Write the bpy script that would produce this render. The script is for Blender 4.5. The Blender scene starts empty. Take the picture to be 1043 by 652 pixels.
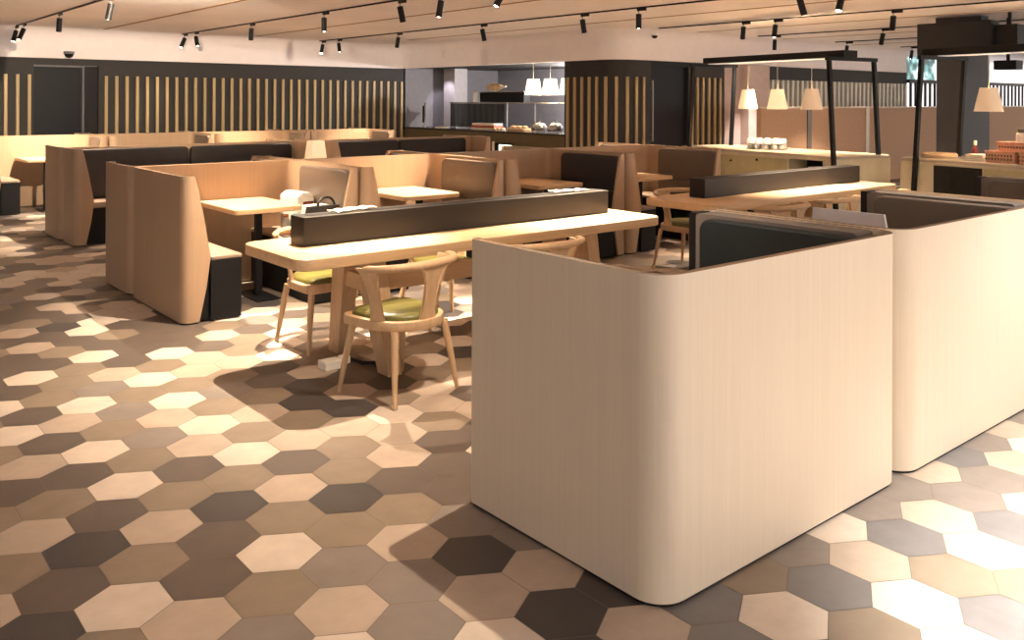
import bpy, bmesh, math, random
from mathutils import Vector, Matrix
random.seed(7)
PI=math.pi
sc=bpy.context.scene
COL=sc.collection
# ------------------------------------------------------------------ frame: X runs along the booth rows, Y across them
PHI=math.radians(39.8)
# ------------------------------------------------------------------ materials
def nt(name):
    m=bpy.data.materials.new(name); m.use_nodes=True
    n=m.node_tree; return m,n,n.nodes['Principled BSDF']
def plain(name,col,rough=.5,metal=0,emit=None,es=0,var=.06,scale=8,spec=.5):
    m,n,b=nt(name)
    b.inputs['Roughness'].default_value=rough; b.inputs['Metallic'].default_value=metal
    b.inputs['Specular IOR Level'].default_value=spec
    tc=n.nodes.new('ShaderNodeTexCoord'); no=n.nodes.new('ShaderNodeTexNoise'); no.inputs['Scale'].default_value=scale
    no.inputs['Detail'].default_value=4
    cr=n.nodes.new('ShaderNodeValToRGB')
    cr.color_ramp.elements[0].position=.3; cr.color_ramp.elements[1].position=.7
    cr.color_ramp.elements[0].color=tuple(c*(1-var) for c in col)+(1,)
    cr.color_ramp.elements[1].color=tuple(min(1,c*(1+var)) for c in col)+(1,)
    n.links.new(tc.outputs['Object'],no.inputs['Vector']); n.links.new(no.outputs['Fac'],cr.inputs['Fac'])
    n.links.new(cr.outputs['Color'],b.inputs['Base Color'])
    if emit:
        b.inputs['Emission Color'].default_value=(*emit,1); b.inputs['Emission Strength'].default_value=es
    return m
def wood(name,c0,c1,scale=(14,14,.55),rough=.45,fine=70):
    m,n,b=nt(name); b.inputs['Roughness'].default_value=rough
    tc=n.nodes.new('ShaderNodeTexCoord'); mp=n.nodes.new('ShaderNodeMapping'); mp.inputs['Scale'].default_value=scale
    no=n.nodes.new('ShaderNodeTexNoise'); no.inputs['Scale'].default_value=1.6; no.inputs['Detail'].default_value=6; no.inputs['Roughness'].default_value=.6
    mp2=n.nodes.new('ShaderNodeMapping'); mp2.inputs['Scale'].default_value=tuple(s*fine/14 for s in scale)
    n2=n.nodes.new('ShaderNodeTexNoise'); n2.inputs['Scale'].default_value=1.; n2.inputs['Detail'].default_value=3
    mx=n.nodes.new('ShaderNodeMath'); mx.operation='MULTIPLY_ADD'; mx.inputs[1].default_value=.45
    ad=n.nodes.new('ShaderNodeMath'); ad.operation='MULTIPLY'; ad.inputs[1].default_value=.55
    cr=n.nodes.new('ShaderNodeValToRGB'); cr.color_ramp.elements[0].position=.33; cr.color_ramp.elements[1].position=.66
    cr.color_ramp.elements[0].color=(*c0,1); cr.color_ramp.elements[1].color=(*c1,1)
    L=n.links
    L.new(tc.outputs['Object'],mp.inputs['Vector']); L.new(mp.outputs['Vector'],no.inputs['Vector'])
    L.new(tc.outputs['Object'],mp2.inputs['Vector']); L.new(mp2.outputs['Vector'],n2.inputs['Vector'])
    L.new(no.outputs['Fac'],ad.inputs[0]); L.new(n2.outputs['Fac'],mx.inputs[0]); L.new(ad.outputs[0],mx.inputs[2])
    L.new(mx.outputs[0],cr.inputs['Fac']); L.new(cr.outputs['Color'],b.inputs['Base Color'])
    return m
M={}
M['veneer']=wood('pale_oak_veneer',(.66,.57,.455),(.72,.63,.51),(34,34,.5),.42,160)
M['oakveneer']=wood('lamplit_oak_veneer',(.36,.245,.155),(.43,.30,.195),(34,34,.5),.42,160)  # same oak as the front booths; warm lamplight and dimness put into its colour
M['rim']=plain('brown_edge_band',(.20,.13,.075),.5)
M['oak']=wood('oak_table_top',(.56,.37,.20),(.68,.47,.28),(.6,14,14),.38)
M['oakv']=wood('oak_upright',(.50,.33,.19),(.62,.43,.26),(14,14,.8),.45)
M['leather']=plain('taupe_leather',(.13,.098,.075),.36,var=.08,scale=3)
M['seat_top']=plain('brown_seat_leather',(.30,.22,.165),.45,var=.06)
M['lining']=plain('grey_taupe_lining',(.15,.13,.12),.6)
M['greyleather']=plain('lit_grey_leather',(.10,.088,.082),.5)  # front-booth upholstery in a lighter tone, the light on it put into colour
M['charcoal']=plain('charcoal_upholstery',(.026,.0235,.0235),.6,var=.1,spec=.35)
M['slateleather']=plain('blue_black_upholstery',(.010,.016,.021),.6,var=.1,spec=.3)
M['base']=plain('black_seat_base',(.006,.006,.007),.6,spec=.25)
M['black']=plain('black_metal',(.007,.007,.008),.5,spec=.25)
M['divider']=plain('bronze_black_metal',(.019,.0165,.0145),.45,spec=.35)
M['olive']=plain('olive_leather',(.135,.125,.028),.38,var=.08,scale=5)
M['olivedark']=plain('dark_green_leather',(.07,.07,.02),.4)
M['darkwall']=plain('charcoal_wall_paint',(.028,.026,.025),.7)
M['bluewall']=plain('blue_black_panel',(.007,.009,.014),.5,spec=.25)
M['slat']=wood('golden_slat',(.40,.29,.14),(.48,.36,.18))
M['palesl']=plain('pale_slat',(.66,.66,.58),.6)
M['white']=plain('pinkish_white_plaster',(.86,.80,.80),.8,var=.02)
M['ceil']=plain('warm_ceiling_board',(.94,.87,.85),.75,var=.04,scale=1.2)
M['groove']=plain('amber_ceiling_joint',(.33,.17,.07),.7)
M['pink']=plain('pink_beige_pillar',(.56,.44,.40),.7)
M['brownpart']=plain('tan_partition_fabric',(.54,.34,.22),.8,scale=20)
M['cream']=plain('cream_cabinet',(.62,.57,.42),.45)
M['khaki']=plain('khaki_cabinet',(.44,.40,.23),.4)
M['khakidark']=plain('olive_brown_counter',(.115,.088,.045),.5)
M['counter']=plain('pale_stone_top',(.46,.40,.32),.3)
M['darktop']=plain('dark_stone_top',(.04,.035,.03),.25)
M['steel']=plain('steel',(.55,.53,.52),.25,metal=.9)
M['grey']=plain('grey_kitchen_panel',(.17,.165,.18),.6)
M['greylt']=plain('light_grey_tile',(.36,.34,.35),.4)
M['cgrey']=plain('column_grey',(.05,.052,.058),.6)
M['boxblack']=plain('matt_black_box',(.018,.018,.02),.55,spec=.3)
M['paper']=plain('white_paper',(.8,.76,.68),.7)
M['lavender']=plain('pale_lavender_board',(.82,.82,.9),.6)
M['red']=plain('dark_red_print',(.16,.02,.015),.5)
M['redbright']=plain('red_tray',(.45,.07,.03),.5)
M['blue']=plain('turquoise_plastic',(.03,.30,.45),.4)
M['orange']=plain('orange_plastic',(.75,.19,.04),.45)
M['bag']=plain('black_leather_bag',(.022,.018,.016),.4)
M['bread']=plain('baked_crust',(.62,.42,.24),.6,var=.3,scale=20)
M['board']=wood('round_board_wood',(.55,.38,.24),(.65,.48,.32))
M['basket']=plain('pink_straw',(.62,.34,.24),.7,var=.15,scale=30)
M['bulb']=plain('lit_lens',(1,.95,.85),.3,emit=(1,.88,.7),es=14)
M['shadel']=plain('lit_shade',(.9,.8,.62),.7,emit=(1,.72,.40),es=.20,var=.02)
M['shadek']=plain('bright_lit_shade',(.9,.8,.65),.7,emit=(1,.86,.62),es=.9,var=.02)
M['shaded']=plain('cream_shade',(.75,.6,.45),.7,emit=(1,.72,.45),es=.07,var=.02)
M['screen']=plain('lit_display_face',(.8,.85,.7),.3,emit=(.9,1,.75),es=1.0,var=.02)
M['ledline']=plain('lit_underside_strip',(.8,.8,.8),.4,emit=(1,.9,.8),es=.12,var=.01)
def glassmat(name,col,alpha):
    m,n,b=nt(name); b.inputs['Base Color'].default_value=(*col,1); b.inputs['Roughness'].default_value=.06
    tr=n.nodes.new('ShaderNodeBsdfTransparent'); mx=n.nodes.new('ShaderNodeMixShader'); mx.inputs[0].default_value=alpha
    out=n.nodes['Material Output']
    n.links.new(tr.outputs[0],mx.inputs[1]); n.links.new(b.outputs[0],mx.inputs[2]); n.links.new(mx.outputs[0],out.inputs['Surface'])
    return m
M['glass']=glassmat('clear_glass',(1,1,1),.6)
M['smoke']=glassmat('smoked_glass',(.02,.025,.025),.75)
def window_mat():
    m,n,b=nt('bright_window_view'); b.inputs['Roughness'].default_value=.3
    tc=n.nodes.new('ShaderNodeTexCoord'); no=n.nodes.new('ShaderNodeTexNoise'); no.inputs['Scale'].default_value=3.2; no.inputs['Detail'].default_value=3
    cr=n.nodes.new('ShaderNodeValToRGB'); e=cr.color_ramp.elements
    e[0].position=.42; e[0].color=(.01,.05,.05,1); e[1].position=.66; e[1].color=(.85,.95,1,1)
    k=cr.color_ramp.elements.new(.53); k.color=(.10,.34,.33,1)
    sp=n.nodes.new('ShaderNodeSeparateXYZ'); mr=n.nodes.new('ShaderNodeMapRange')
    mr.inputs['From Min'].default_value=2.0; mr.inputs['From Max'].default_value=2.15
    mx=n.nodes.new('ShaderNodeMix'); mx.data_type='RGBA'; mx.inputs['A'].default_value=(.95,.88,.9,1)
    L=n.links
    L.new(tc.outputs['Object'],no.inputs['Vector']); L.new(no.outputs['Fac'],cr.inputs['Fac'])
    L.new(tc.outputs['Object'],sp.inputs[0]); L.new(sp.outputs['Z'],mr.inputs['Value']); lt=n.nodes.new('ShaderNodeMath'); lt.operation='LESS_THAN'; lt.inputs[1].default_value=24.6; mu=n.nodes.new('ShaderNodeMath'); mu.operation='MULTIPLY'
    L.new(sp.outputs['X'],lt.inputs[0]); L.new(lt.outputs[0],mu.inputs[0]); L.new(mr.outputs[0],mu.inputs[1]); L.new(mu.outputs[0],mx.inputs['Factor'])
    L.new(cr.outputs['Color'],mx.inputs['B']); L.new(mx.outputs['Result'],b.inputs['Emission Color']); b.inputs['Emission Strength'].default_value=.5
    b.inputs['Base Color'].default_value=(.05,.05,.05,1)
    return m
M['view']=window_mat()
# ------------------------------------------------------------------ mesh helpers
def new(): return bmesh.new()
def obj(name,bm,mats,parent=None,smooth=None,loc=None):
    bmesh.ops.recalc_face_normals(bm,faces=bm.faces[:])
    me=bpy.data.meshes.new(name); bm.to_mesh(me); bm.free()
    for m in (mats if isinstance(mats,(list,tuple)) else [mats]): me.materials.append(M[m])
    o=bpy.data.objects.new(name,me); COL.objects.link(o)
    if parent: o.parent=parent
    if loc: o.location=loc
    if smooth:
        me.polygons.foreach_set('use_smooth',[True]*len(me.polygons))
        me.set_sharp_from_angle(angle=math.radians(smooth))
    return o
def thing(name,label,cat,loc=(0,0,0),rz=0,group=None):
    o=bpy.data.objects.new(name,None); COL.objects.link(o); o.empty_display_size=.1
    o.location=loc; o.rotation_euler=(0,0,rz); o['label']=label; o['category']=cat
    if group: o['group']=group
    return o
def tag(o,label,cat,group=None):
    o['label']=label; o['category']=cat
    if group: o['group']=group
    return o
def struct(name,bm,mats,parent=None,smooth=None):
    o=obj(name,bm,mats,parent,smooth)
    if not parent: o['kind']='structure'
    return o
def copy_tree(o,parent=None):
    c=o.copy(); COL.objects.link(c)
    if parent: c.parent=parent
    for ch in list(o.children): copy_tree(ch,c)
    return c
def bevel_all(bm,geom_verts,off,seg=2,ang=30):
    vs=set(geom_verts)
    es=[e for e in bm.edges if e.verts[0] in vs and e.verts[1] in vs and len(e.link_faces)==2 and e.calc_face_angle(0)>math.radians(ang)]
    if es: bmesh.ops.bevel(bm,geom=es,offset=off,segments=seg,profile=.5,affect='EDGES')
def box(bm,x0,y0,z0,x1,y1,z1,bev=0,seg=2,mi=0,mat=None):
    r=bmesh.ops.create_cube(bm,size=1)
    vs=r['verts']
    for v in vs: v.co=Vector(((x0+x1)/2+v.co.x*(x1-x0),(y0+y1)/2+v.co.y*(y1-y0),(z0+z1)/2+v.co.z*(z1-z0)))
    fs=set(f for v in vs for f in v.link_faces)
    for f in fs: f.material_index=mi
    if mat is not None:
        for v in vs: v.co=mat@v.co
    if bev: bevel_all(bm,vs,bev,seg)
def prism(bm,pts,z0,z1,bev=0,seg=2,axis='z',mi=0,ang=50):
    """polygon pts extruded; axis 'z': (x,y)->z ; 'x': (y,z) extruded in x ; 'y': (x,z) extruded in y"""
    def P(p,h):
        if axis=='z': return (p[0],p[1],h)
        if axis=='x': return (h,p[0],p[1])
        return (p[0],h,p[1])
    a=[bm.verts.new(P(p,z0)) for p in pts]; b=[bm.verts.new(P(p,z1)) for p in pts]
    n=len(pts); fs=[bm.faces.new(a),bm.faces.new(b)]
    for i in range(n): fs.append(bm.faces.new((a[i],a[(i+1)%n],b[(i+1)%n],b[i])))
    for f in fs: f.material_index=mi
    if bev:
        bmesh.ops.recalc_face_normals(bm,faces=fs)
        bevel_all(bm,a+b,bev,seg,ang)
def rrect(x0,y0,x1,y1,r,n=6,which=(1,1,1,1)):
    out=[]
    for k,(cx,cy,a0) in enumerate(((x0+r,y0+r,180),(x1-r,y0+r,270),(x1-r,y1-r,0),(x0+r,y1-r,90))):
        if which[k]:
            for i in range(n+1):
                a=math.radians(a0+90*i/n); out.append((cx+r*math.cos(a),cy+r*math.sin(a)))
        else:
            out.append(((x0,y0),(x1,y0),(x1,y1),(x0,y1))[k])
    return out
def loft(bm,secs,cap=True,mi=0,close=True):
    rings=[[bm.verts.new(p) for p in s] for s in secs]
    n=len(rings[0])
    for a,b in zip(rings,rings[1:]):
        for i in range(n if close else n-1):
            f=bm.faces.new((a[i],a[(i+1)%n],b[(i+1)%n],b[i])); f.material_index=mi
    if cap:
        bm.faces.new(rings[0][::-1]).material_index=mi; bm.faces.new(rings[-1]).material_index=mi
def tube(bm,pts,radii,n=10,sz=1.0,mi=0):
    """swept round bar; radii per point; sz flattens in z"""
    pts=[Vector(p) for p in pts]; secs=[]
    for i,p in enumerate(pts):
        t=(pts[min(i+1,len(pts)-1)]-pts[max(i-1,0)]).normalized()
        up=Vector((0,0,1)) if abs(t.z)<.95 else Vector((0,1,0))
        s=t.cross(up).normalized(); u=s.cross(t).normalized()
        r=radii[i] if isinstance(radii,(list,tuple)) else radii
        secs.append([p+s*r*math.cos(2*PI*k/n)+u*r*sz*math.sin(2*PI*k/n) for k in range(n)])
    loft(bm,secs,mi=mi)
def lathe(bm,prof,cx=0,cy=0,z=0,n=24,mi=0,cap=True):
    loft(bm,[[ (cx+r*math.cos(2*PI*k/n),cy+r*math.sin(2*PI*k/n),z+h) for k in range(n)] for r,h in prof],cap=cap,mi=mi)
def path_solid(bm,outer,inner,zl,mi_side=0,mi_top=0):
    """outer/inner: list per level of plan points; makes a wall-like shell"""
    O=[[bm.verts.new((*p,z)) for p in lev] for lev,z in zip(outer,zl)]
    I=[[bm.verts.new((*p,z)) for p in lev] for lev,z in zip(inner,zl)]
    n=len(O[0])
    def F(q,m): bm.faces.new(q).material_index=m
    for k in range(len(zl)-1):
        for i in range(n-1):
            F((O[k][i],O[k][i+1],O[k+1][i+1],O[k+1][i]),mi_side)
            F((I[k][i+1],I[k][i],I[k+1][i],I[k+1][i+1]),mi_side)
        F((O[k][0],O[k+1][0],I[k+1][0],I[k][0]),mi_side)
        F((O[k][-1],I[k][-1],I[k+1][-1],O[k+1][-1]),mi_side)
    for i in range(n-1):
        F((O[-1][i],O[-1][i+1],I[-1][i+1],I[-1][i]),mi_top)
        F((O[0][i],I[0][i],I[0][i+1],O[0][i+1]),mi_side)
def offset_path(p,t):
    out=[]
    for i in range(len(p)):
        a=Vector(p[max(i-1,0)]); b=Vector(p[min(i+1,len(p)-1)]); d=(b-a).normalized()
        n=Vector((-d.y,d.x)); 
        k=1.0
        if 0<i<len(p)-1:
            d1=(Vector(p[i])-a).normalized(); k=max(.5,abs(d1.dot(d)))
        out.append((p[i][0]+n.x*t/k,p[i][1]+n.y*t/k))
    return out
def arc(cx,cy,r,a0,a1,n=8):
    return [(cx+r*math.cos(math.radians(a0+(a1-a0)*i/n)),cy+r*math.sin(math.radians(a0+(a1-a0)*i/n))) for i in range(n+1)]
# ------------------------------------------------------------------ booths
T=.03
def u_shell(bm,W,D,zl,ws,r=.075,R=.11,t=T,inset=0,top=1):
    """U-shaped panel: back along x at y=0, arms run to y=-D, ends curl inwards; ws gives the curl width at each level"""
    outer=[];inner=[]
    for w in ws:
        w=max(w,r+.004)
        p=[(w,-D)]+arc(r,-D+r,r,270,180,6)+arc(R,-R,R,180,90,8)+arc(W-R,-R,R,90,0,8)+arc(W-r,-D+r,r,0,-90,6)+[(W-w,-D)]
        if inset: p=offset_path(p,-inset)
        outer.append(p); inner.append(offset_path(p,-t))
    path_solid(bm,outer,inner,zl,0,top)
ZT=1.05
def booth(label,a0,a1,bs,D,fwd,seat_mat='leather',front=False,kind='booth',group=None,table=None,banq=False,seam=True,post=True,tlabel=None):
    """bs: world Y of the outer face of the back panel; fwd=-1 opens toward -Y, +1 toward +Y"""
    W=a1-a0
    t=thing('dining_booth' if not banq else 'banquette',label,'booth' if not banq else 'bench',(a0,bs,0),0,group)
    def fl(bm):
        if fwd>0:
            for v in bm.verts: v.co.y=-v.co.y
        return bm
    bm=new()
    if front: u_shell(bm,W,D,[.012,ZT],[.05,.05],r=.04)
    else: u_shell(bm,W,D,[.012,.25,.47,.78,ZT],[.125,.175,.205,.15,.09])
    obj('shell',fl(bm),['veneer' if front else 'oakveneer','rim'],t,35)
    if front:
        bm=new(); box(bm,W-.168,-D+.002,.02,W-.052,-D+.040,ZT-.004); obj('edge_strip',fl(bm),'black',t)
        for xa,xb in ((W-.166,W-T-.0008),(T+.0008,T+.012)):
            bm=new(); prism(bm,rrect(-D+.042,.47,-.115,ZT-.004,.02,3),xa,xb,0,2,'x'); obj('lining',fl(bm),'lining',t)
    bm=new(); u_shell(bm,W,D,[0,.013],[.05,.05] if front else [.12,.12],r=.04 if front else .075,inset=.008,t=.014,top=0); obj('plinth',fl(bm),'black',t)
    if not banq:
        sd=.44
        for s in (0,1):
            def px(bm,x0,y0,z0,x1,y1,z1,bev):
                p=rrect(x0,y0,x1,y1,.10,6,(0,0,0,1)); p=[(mx(x),y) for x,y in p]; prism(bm,p,z0,z1,bev)
            def mx(x): return x if s==0 else W-x
            def bx(bm,x0,y0,z0,x1,y1,z1,bev=.006):
                xa,xb=sorted((mx(x0),mx(x1))); box(bm,xa,y0,z0,xb,y1,z1,bev)
            bm=new(); px(bm,T+.002,-D+T+.001,.01,sd-.004,-T-.002,.44,.004)
            bx(bm,.207,-D+.002,.01,sd-.004,-D+T+.02,.44,.003)
            obj('seat_base',fl(bm),'base',t)
            bm=new(); px(bm,T+.002,-D+T+.002,.441,sd,-T-.002,.468,.008)
            bx(bm,.212,-D+.001,.441,sd,-D+T+.03,.468,.006)
            obj('seat_cushion',fl(bm),'seat_top' if seat_mat=='leather' else 'charcoal',t,40)
            for nm,z0,z1,wh in (('lumbar_cushion',.47,.655,(0,0,0,0)),('back_cushion',.66,1.025,(0,0,1,1))):
                bm=new(); pts=rrect(-D+(.11 if front else .05),z0,-.06 if front else -.30,z1+(.008 if front else 0),.06,5,wh)
                off=(.0125 if s==0 else .137) if front else 0; xa,xb=sorted((mx(T+.001+off),mx(T+.085+(off*.85 if front and s else 0)-(0 if nm=='back_cushion' else .005))))
                prism(bm,pts,xa,xb,.012,3,'x'); obj(nm,fl(bm),seat_mat,t,40)
    else:
        sd=.44
        bm=new(); prism(bm,rrect(T+.004,-D+.06,W-T-.004,-T-.002,.1,6,(0,0,1,1)),.01,.40,.004); obj('seat_base',fl(bm),'base',t)
        bm=new(); prism(bm,rrect(T+.004,-D+.04,W-T-.004,-T-.002,.1,6,(0,0,1,1)),.402,.465,.012); obj('seat_cushion',fl(bm),'seat_top',t,40)
        for x0,x1 in banq:
            bm=new(); pts=rrect(x0-a0,.47,x1-a0,1.025,.05,5,(0,0,1,1)); prism(bm,pts,-T-.09,-T-.001,.012,3,'y'); obj('back_cushion',fl(bm),'charcoal',t,40)
    if table:
        tx0,tx1,ty0,ty1=table
        cx=(tx0+tx1)/2; cy=(ty0+ty1)/2
        ta=thing('booth_table',tlabel,'table',(cx,cy,0),0,None)
        bm=new(); prism(bm,rrect(tx0-cx,ty0-cy,tx1-cx,ty1-cy,.05,5),.70,.74,.006); obj('table_top',bm,'oak',ta,40)
        py=(ty0-cy)+.24 if fwd<0 else (ty1-cy)-.24
        bm=new(); box(bm,-.025,py-.025,.012,.025,py+.025,.70,.003); obj('post',bm,'black',ta)
        bm=new(); box(bm,-.10,py-.22,0,.10,py+.22,.012,.004); obj('base_plate',bm,'black',ta)
    return t
# front booths beside the camera
booth('pale oak front booth with rounded corner, nearest to the camera',2.10,3.64,1.79,1.0,+1,'slateleather',front=True,group=None,table=(2.57,3.19,1.9,2.72),tlabel='small oak table inside the nearest pale oak booth')
booth('pale oak front booth cut by the right edge, pale grey board inside',3.67,5.30,1.79,1.0,+1,'greyleather',front=True,table=(4.14,4.78,1.9,2.72),tlabel='small oak table carrying the pale grey board')
booth('pale oak booth beyond the picture edge, only its back rest top showing before the buffet',5.33,6.95,1.79,1.0,+1,'greyleather',front=True,table=(5.83,6.45,1.9,2.72),tlabel='small oak table in the last pale oak booth at right')
# row nearest behind the long table
A_=[(2.17,3.61),(3.625,5.13),(5.145,6.74),(6.755,8.36)]
tabs=[(2.70,3.27),(4.24,4.86),(5.84,6.46),(7.25,7.90)]
labA=['oak booth at the left end of the middle row, bags left on its seat','oak booth second from the left in the middle row, behind the black divider','oak booth third from the left in the middle row, dark backrest at its right','oak booth at the right end of the middle row beside the buffet cabinet']
labT=['brightly lit oak table of the leftmost middle-row booth beside the bags','brightly lit oak table behind the middle of the black divider','shaded oak table beside the dark backrest in the middle row','lit oak table in the booth next to the buffet cabinet']
labF=['shallow oak booth on the far side of the leftmost middle-row booth','shallow oak booth on the far side of the middle row holding the small table lamp','shallow oak booth on the far side of the middle row, third from the left','shallow oak booth on the far side of the middle row, right end']
for k,((a0,a1),(t0,t1)) in enumerate(zip(A_,tabs)):
    booth(labA[k],a0,a1,7.41,1.19,-1,'leather' if k!=2 else 'charcoal',table=(t0,t1,6.56,7.36),tlabel=labT[k])  # third booth: shade on the taupe leather put in as charcoal upholstery
    booth(labF[k],a0,a1,7.43,.74,+1,table=(a0+.47,a1-.47,7.47,8.05),tlabel=['small far-side table behind the leftmost middle-row booth','small far-side table under the trapezoid table lamp','small far-side table behind the third middle-row booth','small far-side table behind the last middle-row booth'][k])
# second row: banquettes
booth('oak banquette with two charcoal back cushions, left end of the second row',2.42,5.27,10.78,.53,-1,banq=[(2.52,3.80),(3.83,5.14)])
booth('oak banquette with two charcoal back cushions, behind the table lamp',5.50,8.16,10.78,.53,-1,banq=[(5.60,6.78),(6.81,7.98)])
booth('oak banquette back to back with the left second-row bench, facing the far wall',2.40,5.27,10.80,.74,+1,banq=[(2.52,3.80),(3.83,5.14)])
booth('oak banquette back to back with the right second-row bench, facing the far wall',5.50,8.16,10.80,.60,+1,banq=[(5.60,6.78),(6.81,7.98)])
# third row by the slatted wall
Cr=[(2.10,3.68),(3.70,5.27),(5.29,6.92),(6.94,8.58)]
labC=['oak booth at the left edge of the third row in front of the dark door','oak booth second from the left in the third row below the slatted wall','oak booth third from the left in the third row below the slatted wall','oak booth at the right end of the third row, pale backrest at its end']
for k,(a0,a1) in enumerate(Cr):
    booth(labC[k],a0,a1,14.55,.95,-1,table=((2.62,3.2) if k==0 else (a0+.5,a1-.5))+(13.66,14.5),tlabel=['lit oak table at the far left edge in the third row','oak table hidden in the second booth of the third row','oak table hidden in the third booth of the third row','oak table hidden in the last booth of the third row'][k])
    booth(['shallow oak booth backing the far left third-row booth','shallow oak booth backing the second third-row booth','shallow oak booth backing the third third-row booth','shallow oak booth backing the last third-row booth'][k],a0+.02,a1,14.57,.6,+1)
# ------------------------------------------------------------------ communal tables
def long_table(label,x0,x1,y0,y1,dx0,dx1,dlabel,ins=.60):
    cx=(x0+x1)/2; cy=(y0+y1)/2; L=(x1-x0)/2; Wd=(y1-y0)/2
    t=thing('communal_table',label,'table',(cx,cy,0))
    bm=new(); prism(bm,rrect(-L,-Wd,L,Wd,.10,8),.675,.74,.008); obj('table_top',bm,'oak',t,40)
    for s in (-1,1):
        xx=s*(L-ins)
        for q in (-1,1):
            bm=new()
            def sec(z,x,y,hx,hy): return [(x-hx,y-hy,z),(x+hx,y-hy,z),(x+hx,y+hy,z),(x-hx,y+hy,z)]
            loft(bm,[sec(0,xx-s*.02,q*.30,.045,.062),sec(.675,xx+s*.02,q*.14,.055,.075)])
            bevel_all(bm,bm.verts[:],.008); obj('leg',bm,'oakv',t)
    bm=new(); box(bm,-L+ins+.09,-.03,.42,L-ins-.09,.03,.53,.006); 
    for s in (-1,1): box(bm,s*(L-ins)-.04,-.2,.45,s*(L-ins)+.04,.2,.55,.006)
    obj('stretcher',bm,'oak',t)
    d=thing('table_divider',dlabel,'divider',((dx0+dx1)/2,cy+.08,.74))
    h=(dx1-dx0)/2
    bm=new(); box(bm,-h,-.085,.001,h,.085,.172,.004); obj('casing',bm,'divider',d)
    bm=new(); box(bm,-h+.06,-.03,.1725,h-.06,.03,.1745,0); obj('cable_slot',bm,'black',d)
    return t
long_table('long oak communal table with rounded ends behind the front booth',2.12,5.06,4.30,5.09,2.335,4.87,'long black metal divider box on the nearer communal table')
long_table('long oak communal table at right in front of the buffet counters',5.88,8.98,4.45,5.25,6.25,8.90,'black metal divider box on the right-hand communal table by the buffet',1.1)
# ------------------------------------------------------------------ chairs
def make_chair(name,label,cush='olive'):
    t=thing(name,label,'chair')
    # seat frame
    def seat(rx,yb,yf,c,n=14):
        pts=[(rx*math.cos(math.radians(a)),-.02+(-yb-.02+.0)*0+ (yb-.02)*math.sin(math.radians(a))) for a in [180+180*i/n for i in range(n+1)]]
        pts=[(x,-.0+(y)) for x,y in pts]
        pts+= [(rx-.0,yf-c),(rx-c,yf),(-rx+c,yf),(-rx,yf-c)]
        return pts
    bm=new(); prism(bm,seat(.235,.25,.225,.04),.378,.430,.008); obj('seat_frame',bm,'oakv',t,40)
    bm=new(); P=seat(.205,.22,.20,.05)
    loft(bm,[[(x*s,y*s,z) for x,y in P] for s,z in ((1,.430),(1.0,.441),(.95,.455),(.8,.465),(.5,.470),(.15,.471))]); obj('seat_pad',bm,cush,t,50)
    for sx in (-1,1):
        for sy in (-1,1):
            bm=new(); top=(sx*.185,sy*.165,.382); mid=(sx*.208,sy*.19,.22); ft=(sx*.235,sy*.222,0)
            tube(bm,[top,mid,ft],[.021,.019,.012],10); obj('leg',bm,'oakv',t,50)
    rail=[]
    for i in range(25):
        a=math.radians(188+164*i/24); ca,sa=math.cos(a),math.sin(a); rail.append((.315*math.copysign(abs(ca)**.85,ca),-.03+.235*math.copysign(abs(sa)**1.0,sa),.718+.010*math.cos((i/24-.5)*PI)))
    rr=[.019+.006*math.sin(PI*i/24) for i in range(25)]; rr[0]=.012; rr[-1]=.012
    bm=new(); tube(bm,rail,rr,10,.9); obj('back_rail',bm,'oakv',t,60)
    # three flared uprights: two sides and the middle of the back
    for ang in (195,270,345):
        a=math.radians(ang); secs=[]
        for z,rad,hw in ((.425,(.218,.215),.048),(.48,(.225,.22),.038),(.56,(.244,.232),.035),(.64,(.272,.25),.042),(.69,(.292,.258),.060),(.717,(.302,.262),.082)):
            w=hw*(1.15 if ang==270 else .9)
            c=Vector((rad[0]*math.cos(a),rad[1]*math.sin(a)-.005,z)); tn=Vector((-math.sin(a),math.cos(a),0)); nr=Vector((math.cos(a),math.sin(a),0))
            secs.append([c+tn*w+nr*.009,c-tn*w+nr*.009,c-tn*w-nr*.009,c+tn*w-nr*.009])
        bm=new(); loft(bm,secs); obj('back_slat',bm,'oakv',t,40)
    return t
G='pale oak armchairs at the communal tables'
ch=make_chair('dining_chair','pale oak chair with olive pad nearest to the camera')
ch['group']=G
ch.location=(2.625,4.12,0); ch.rotation_euler=(0,0,math.radians(11))
def chair(x,y,deg,label):
    c=copy_tree(ch); c.location=(x,y,0); c.rotation_euler=(0,0,math.radians(deg)); c['label']=label; return c
chair(2.76,5.23,181,'pale oak chair at the left end of the long table, far side')
chair(3.62,4.14,-3,'pale oak chair rising behind the front booth rim, near side of the long table')
chair(3.66,5.18,177,'pale oak chair across the long table, seen under the tabletop behind the nearest chair')
chair(6.62,5.34,184,'pale oak chair at the left end of the right communal table, far side')
for i,x in enumerate((6.45,7.33,8.22)):
    chair(x,4.30,(3,-2,2)[i],['pale oak chair on the near side of the right communal table, nearest its left end','pale oak chair in the middle of the near side of the right communal table','pale oak chair on the near side of the right communal table, right end'][i])
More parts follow.
